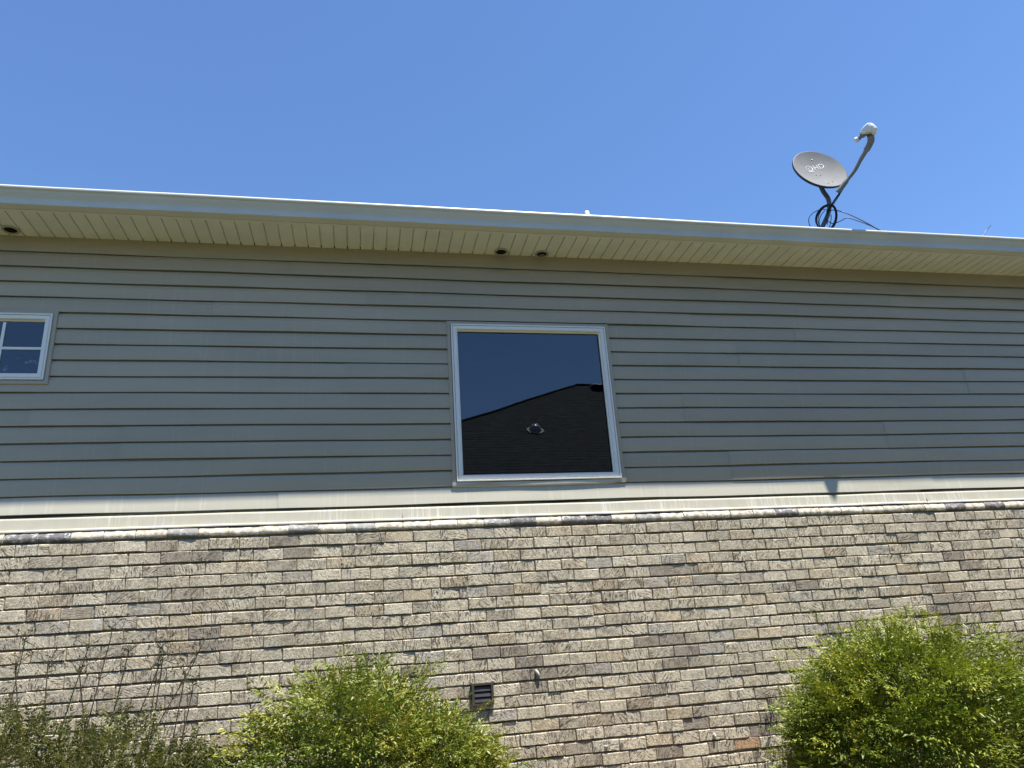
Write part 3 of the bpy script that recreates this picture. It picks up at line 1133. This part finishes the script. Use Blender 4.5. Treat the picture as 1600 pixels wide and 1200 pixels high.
MB().tube(sm([(4.40, -.21, 3.69), (4.33, -.25, 3.690), (4.22, -.25, 3.655), (4.147, -.24, 3.58), (4.165, -.22, 3.495), (4.245, -.19, 3.44)], 6), .0036, 6).build('cable_loop', MT['cable'], t, smooth=True)
for dx, dy in ((0, 0), (.012, .006), (-.010, -.004)):
    MB().tube(sm([(4.452 + dx, -.385, 3.815 + dy), (4.425 + dx, -.30, 3.76), (4.385 + dx * .6, -.23, 3.69), (4.372, -.21, 3.63), (4.365, -.20, 3.56 + dy)], 6), .0042, 6).build('cable_drop', MT['cable'], t, smooth=True)
MB().tube(sm([(4.375, -.22, 3.695), (4.445, -.26, 3.680), (4.53, -.33, 3.590), (4.64, -.40, 3.455), (4.76, -.43, 3.345), (4.83, -.44, 3.322)], 6), .0044, 6).build('cable_tail', MT['cable'], t, smooth=True)
MB().tube(sm([(4.36, -.20, 3.62), (4.385, -.24, 3.545), (4.44, -.28, 3.545), (4.50, -.32, 3.560), (4.58, -.37, 3.495), (4.67, -.415, 3.415), (4.78, -.43, 3.340)], 6), .0040, 6).build('cable_tail', MT['cable'], t, smooth=True)

# ------------------------------------------------------------------ shrubs
def leaf_set(kind, r):
    """one spray of leaflets along +x: arrays of quads folded on the midrib (root, side, tip, side)"""
    leaves = []
    if kind == 'nandina':
        n_ = r.integers(4, 6)
        L = r.uniform(.13, .19)
        for i in range(n_):
            s = (i + 1) / (n_ + .3)
            base = np.array([L * s, 0, -.05 * s * s * L * 4])
            for sd in ((-1, 1) if i < n_ - 1 else (0,)):
                ang = sd * r.uniform(.6, 1.0)
                sub = r.integers(3, 5) if i < n_ - 1 else 3
                pl = (1 - .55 * s) * r.uniform(.07, .10)
                for q in range(sub):
                    f_ = (q + 1) / sub
                    dr_ = ang + (0 if q == sub - 1 else sd * .5 * (-1) ** q + r.normal(0, .3))
                    b = base + np.array([math.cos(ang), math.sin(ang), r.normal(0, .12)]) * pl * f_
                    leaves.append((b, dr_, r.uniform(.026, .042), r.uniform(.0090, .0130), r.normal(-.25, .3)))
    else:
        L = r.uniform(.08, .14)
        n_ = r.integers(6, 9)
        for i in range(n_):
            s = (i + 1) / n_
            for sd in (-1, 1):
                leaves.append((np.array([L * s, 0, 0]), sd * r.uniform(.6, 1.2), r.uniform(.016, .027), r.uniform(.010, .014), r.normal(.1, .35)))
    out = []
    for b, an, ln, wd, dr_ in leaves:
        d = np.array([math.cos(an) * math.cos(dr_), math.sin(an) * math.cos(dr_), math.sin(dr_)])
        s = np.array([-math.sin(an), math.cos(an), r.normal(0, .25)])
        s /= np.linalg.norm(s)
        nrm = np.cross(d, s)
        out.append([b, b + d * ln * .42 + s * wd * .5 + nrm * wd * .16, b + d * ln - nrm * ln * .08, b + d * ln * .42 - s * wd * .5 + nrm * wd * .16])
    return np.array(out)


def foliage(name, mat, parent, sprays, variants, seed):
    r = np.random.default_rng(seed)
    V, T = [], []
    for p, d, sc, tint in sprays:
        ls = variants[r.integers(len(variants))]
        d = d / np.linalg.norm(d)
        u = np.array([0, 0, 1.0]) + r.normal(0, .35, 3)
        s = np.cross(u, d)
        s /= np.linalg.norm(s)
        u = np.cross(d, s)
        Rm = np.stack([d, s, u])
        V.append((ls.reshape(-1, 3) * sc) @ Rm + p)
        T.append(np.full(len(ls) * 4, tint) + np.repeat(r.normal(0, .05, len(ls)), 4))
    V = np.concatenate(V)
    T = np.clip(np.concatenate(T), 0, 1)
    n_ = len(V) // 4
    o0 = np.array(ORIG[parent.name])
    me = bpy.data.meshes.new(name)
    base = np.arange(n_) * 4
    tri = np.stack([base, base + 1, base + 2, base, base + 2, base + 3], 1).reshape(-1, 3)
    me.vertices.add(len(V))
    me.vertices.foreach_set('co', (V - o0).astype(np.float32).ravel())
    me.loops.add(tri.size)
    me.loops.foreach_set('vertex_index', tri.astype(np.int32).ravel())
    me.polygons.add(len(tri))
    me.polygons.foreach_set('loop_start', np.arange(0, tri.size, 3, dtype=np.int32))
    me.update(calc_edges=True)
    a = me.attributes.new('tint', 'FLOAT', 'POINT')
    a.data.foreach_set('value', T.astype(np.float32))
    me.materials.append(mat)
    o = bpy.data.objects.new(name, me)
    link(o, name, parent, tuple(o0))
    return o


def clumps(r, hx, hz, yc, ry, floor, n_cl, n_per, spread, tint0, up=.6, drop=0.0):
    """sprays gathered in clumps near the skin of a mound whose crest follows (hx, hz)"""
    x0, x1 = hx[0], hx[-1]
    xc, rx = (x0 + x1) / 2, (x1 - x0) / 2
    out = []
    while len(out) < n_cl * n_per:
        x = r.uniform(x0, x1)
        e = max(0.0, 1 - ((x - xc) / rx) ** 2) ** .5
        q = r.uniform(-1, 1)
        y = yc + q * ry * (.35 + .65 * e)
        if y > YB - .10:
            continue
        top = np.interp(x, hx, hz) - drop - .30 * abs(q) ** 2.2 - .05
        z = floor + (top - floor) * r.uniform(0, 1) ** .55
        if top - z > .34 and q > -.45 and r.random() < .4:
            continue
        ti = tint0 + r.normal(0, .17)
        sz = r.uniform(.8, 1.2)
        m_ = int(n_per * r.uniform(.6, 1.4))
        cdir = np.array([(x - xc) / rx * .7, q * .9, up])
        for k_ in range(m_):
            p = np.array([x, y, z]) + r.normal(0, spread, 3) * np.array([1.2, 1, .75])
            p[1] = min(p[1], YB - .07)
            hi = (p[2] - z) / spread
            out.append((p, cdir + (p - np.array([x, y, z])) / spread * .35 + r.normal(0, .3, 3), sz * r.uniform(.8, 1.15), ti + .07 * hi + r.normal(0, .07)))
    return out


def nandina(label, hx, hz, yc, ry, mat, seed, n_cl, n_per, tint0, n_shoot):
    r = np.random.default_rng(seed)
    xc = (hx[0] + hx[-1]) / 2
    t = empty('shrub', label, 'shrub', (xc, yc, -E))
    variants = [leaf_set('nandina', r) for _ in range(14)]
    sprays = clumps(r, hx, hz, yc, ry, -1.30, n_cl, n_per, .066, tint0)
    tips = [s_[0] for s_ in sprays[::max(1, len(sprays) // 14)]]
    for q in range(n_shoot):                   # loose shoots break the outline
        x = r.uniform(hx[0] + .02, hx[-1] - .02)
        z = np.interp(x, hx, hz) - .10
        y = yc + r.normal(0, ry * .35)
        d = np.array([(x - xc) / (hx[-1] - xc) * .6 + r.normal(0, .25), -.15 + r.normal(0, .2), .8])
        L = r.uniform(.10, .26)
        line_ = [np.array([x, min(y, YB - .1), z]) + d * L * f_ for f_ in (-.8, -.2, .3, .7, 1.0)]
        MB().tube(sm([tuple(q_) for q_ in line_], 2), .0019, 4).build('twig', MT['twig'], t)
        for f_ in np.linspace(-.5, 1.0, 6):
            p = np.array([x, min(y, YB - .1), z]) + d * L * f_
            sprays.append((p, d + r.normal(0, .5, 3), r.uniform(.5, .85), tint0 + .2 + r.normal(0, .12)))
    foliage('foliage', mat, t, sprays, variants, seed + 1)
    for tip in tips:
        b = Vector((xc + r.normal(0, .14), yc + r.normal(0, .08), -E + .02))
        tip = Vector(tip)
        pts = sm([b, b.lerp(tip, .55) + Vector((0, 0, .18)), tip], 5)
        MB().tube(pts, list(np.linspace(.008, .003, len(pts))), 5).build('cane', MT['twig'], t, smooth=True)
    return t


RX = [2.95, 3.00, 3.05, 3.12, 3.22, 3.32, 3.53, 3.77, 3.96, 4.15, 4.32, 4.55, 4.85, 5.10]
RZ = [-.92, -.64, -.50, -.37, -.30, -.23, -.14, -.07, -.13, -.23, -.36, -.50, -.72, -1.0]
nandina('bright yellow green feathery shrub against the brick at the right edge', RX, RZ, -.78, .58, MT['leafR'], 21, 215, 20, .47, 70)
MX = [-.58, -.52, -.48, -.43, -.36, -.24, -.09, .09, .24, .38, .47, .55, .66, .82]
MZ = [-.85, -.60, -.47, -.37, -.28, -.22, -.17, -.17, -.20, -.32, -.43, -.55, -.70, -.88]
nandina('olive green shrub with reddish tips below and left of the wall vent', MX, MZ, -.76, .50, MT['leafM'], 40, 145, 19, .46, 40)

# low shrub with tall bare stalks at the left edge
r = np.random.default_rng(5)
t = empty('shrub', 'low dark green shrub with tall thin bare stalks at the left edge', 'shrub', (-1.75, -.62, -E))
variants = [leaf_set('small', r) for _ in range(10)]
LX = [-2.7, -1.95, -1.73, -1.43, -1.20, -1.0, -.85, -.74]
LZ = [-.20, -.22, -.24, -.28, -.32, -.36, -.50, -.72]
sprays = clumps(r, LX, LZ, -.62, .42, -1.25, 150, 22, .075, .40, 1.0)
stalks = [(-2.05, -.02, -2.10, .03), (-1.98, .05, -1.92, .18), (-1.62, .20, -1.50, .23), (-1.60, .10, -1.42, .10), (-1.70, -.1, -1.78, .05), (-1.45, -.05, -1.20, .0), (-1.30, .0, -1.18, .03),
          (-1.15, -.1, -1.05, -.06), (-1.85, -.05, -2.0, .06), (-1.75, .0, -1.62, .14), (-1.35, -.1, -1.02, .05), (-1.22, -.12, -1.20, .10), (-1.52, .0, -1.66, .02), (-2.2, 0, -2.3, -.02), (-1.05, -.2, -.98, -.12)]
for xb_, dy_, xt_, zt_ in stalks:
    y_ = -.50 + r.normal(0, .10)
    b = Vector(((xb_ - xt_) * .6 + xb_, y_, -1.35))
    tip = Vector((xt_, y_ + .05, zt_))
    mid = b.lerp(tip, .6) + Vector((r.normal(0, .02), 0, 0))
    hook = tip + Vector((r.normal(0, .05), 0, -.03))
    pts = sm([b, mid, tip - Vector((0, 0, .05)), tip, hook], 4)
    g = MB().tube(pts, list(np.linspace(.0046, .0020, len(pts))), 4)
    for q in range(int(r.integers(12, 20))):
        p = pts[int(r.integers(len(pts) * .3, len(pts)))]
        a = r.uniform(0, 6.28)
        d_ = Vector((math.cos(a), math.sin(a) * .6, r.uniform(-.2, .7))).normalized()
        s_ = d_.cross(Vector((0, -1, .3))).normalized()
        ln = r.uniform(.014, .032)
        g.add([tuple(p), tuple(p + d_ * ln * .5 + s_ * ln * .17), tuple(p + d_ * ln), tuple(p + d_ * ln * .5 - s_ * ln * .17)], [(0, 1, 2, 3)], 1)
    for q in range(9):                         # side twigs
        p = pts[int(r.integers(len(pts) * .3, len(pts) - 2))]
        e_ = p + Vector((r.normal(0, .06), r.normal(0, .03), r.uniform(.03, .09)))
        g.tube([p, p.lerp(e_, .5) + Vector((0, 0, -.006)), e_], [.0020, .0016, .0012], 3)
        for w_ in range(3):
            a = r.uniform(0, 6.28)
            d_ = Vector((math.cos(a), 0, math.sin(a)))
            ln = r.uniform(.012, .022)
            s_ = d_.cross(Vector((0, -1, 0)))
            g.add([tuple(e_), tuple(e_ + d_ * ln * .5 + s_ * ln * .2), tuple(e_ + d_ * ln), tuple(e_ + d_ * ln * .5 - s_ * ln * .2)], [(0, 1, 2, 3)], 1)
    g.build('stalk', [MT['drytwig'], MT['leafL']], t)
    for q in range(9):
        s = r.uniform(.25, .75)
        p = np.array(b.lerp(tip, s)) + r.normal(0, .03, 3)
        sprays.append((p, np.array([r.normal(0, .4), -.2, 1.0]), r.uniform(.6, .9), .5))
foliage('foliage', MT['leafL'], t, sprays, variants, 77)

# ------------------------------------------------------------------ the house across the yard (seen in the big window)
nb = empty('neighbouring_house', 'dark shingled hip roof of the house opposite, mirrored in the big window', 'house', (4.5, -12.0, -E))
sl_, ey, ez = .75, 7.5, 1.3                    # roof plane z = ez + sl_ (-y - ey)
def rz_(y):
    return ez + sl_ * (-y - ey)
xl, xr = -6.2, 17.5                            # eave ends
yt = -15.93
hipx = 6.82                                    # where the hip meets the ridge
k_hip = (hipx - 2.66) / (15.93 - 13.27)
xl = hipx - k_hip * (15.93 - 7.5)
g = MB()
nrows = 60
for i in range(nrows):
    y0 = -ey + (yt + ey) * i / nrows
    y1 = -ey + (yt + ey) * (i + 1) / nrows
    xa0, xa1 = hipx - k_hip * (y0 - yt), hipx - k_hip * (y1 - yt)
    xb0, xb1 = 16.0 + k_hip * .6 * (y0 - yt), 16.0 + k_hip * .6 * (y1 - yt)
    st_ = .008
    v = [(xa0, y0, rz_(y0) + st_), (xb0, y0, rz_(y0) + st_), (xb1, y1, rz_(y1)), (xa1, y1, rz_(y1)), (xa0, y0, rz_(y0)), (xb0, y0, rz_(y0))]
    g.add(v, [(0, 1, 2, 3), (4, 5, 1, 0)])
zt = rz_(yt)
xbR = 16.0 + k_hip * .6 * (-ey - yt)
yB = 2 * yt + ey
g.add([(xl, -ey, ez), (hipx, yt, zt), (xl, yB, ez)], [(0, 1, 2)])
g.add([(xbR, -ey, ez), (16.0, yt, zt), (xbR, yB, ez)], [(0, 2, 1)])
g.add([(xl, yB, ez), (hipx, yt, zt), (16.0, yt, zt), (xbR, yB, ez)], [(0, 1, 2, 3)])
g.build('roof', MT['shingle'], nb)
g = MB()
g.tube([(xl, -ey, ez + .03), (hipx, yt, zt + .02)], .035, 6)
g.tube([(hipx, yt, zt + .03), (16.0, yt, zt + .02)], .035, 6)
g.build('ridge_cap', MT['shingle'], nb)
g = MB().box((xl + .5, yB + .5, -E), (xbR - .5, -ey - .5, ez))
g.build('wall', MT['plaster'], nb)
g = MB().box((xl, -ey - .02, ez - .18), (xbR, -ey + .02, ez + .0))
g.build('fascia', MT['gutter'], nb)
# dome skylight and a pale vent near the ridge
dy = -12.72
dn = Vector((0, sl_, 1)).normalized()
t = empty('dome_skylight', 'clear dome skylight on the opposite roof, mirrored low in the big window', 'skylight', (4.56, dy, rz_(dy)))
c = Vector((4.56, dy, rz_(dy) + .02))
MB().lathe(c, dn, [(.24, .0), (.24, .015), (.18, .025), (.17, .04)], 24).build('flange', MT['stub'], t, smooth=False)
MB().lathe(c, dn, [(.165, .04), (.158, .08), (.135, .12), (.095, .155), (.05, .172), (.001, .176)], 24).build('dome', MT['domeglass'], t, smooth=True)
vy = -15.72
t = empty('roof_vent', 'pale roof vent near the ridge of the opposite roof, mirrored in the big window', 'vent', (7.55, vy, rz_(vy)))
g = MB()
g.box((7.3, vy - .2, rz_(vy) - .10), (7.9, vy + .2, rz_(vy) + .04))
g.build('vent_body', MT['dark'], t)
g = MB()
g.extrude_x([(vy + .26, rz_(vy) + .04), (vy + .12, rz_(vy) + .10), (vy - .24, rz_(vy) + .11), (vy - .24, rz_(vy) + .06), (vy + .24, rz_(vy) + .02)], [7.25, 7.6, 7.95])
g.build('vent_hood', MT['ventmetal'], t)
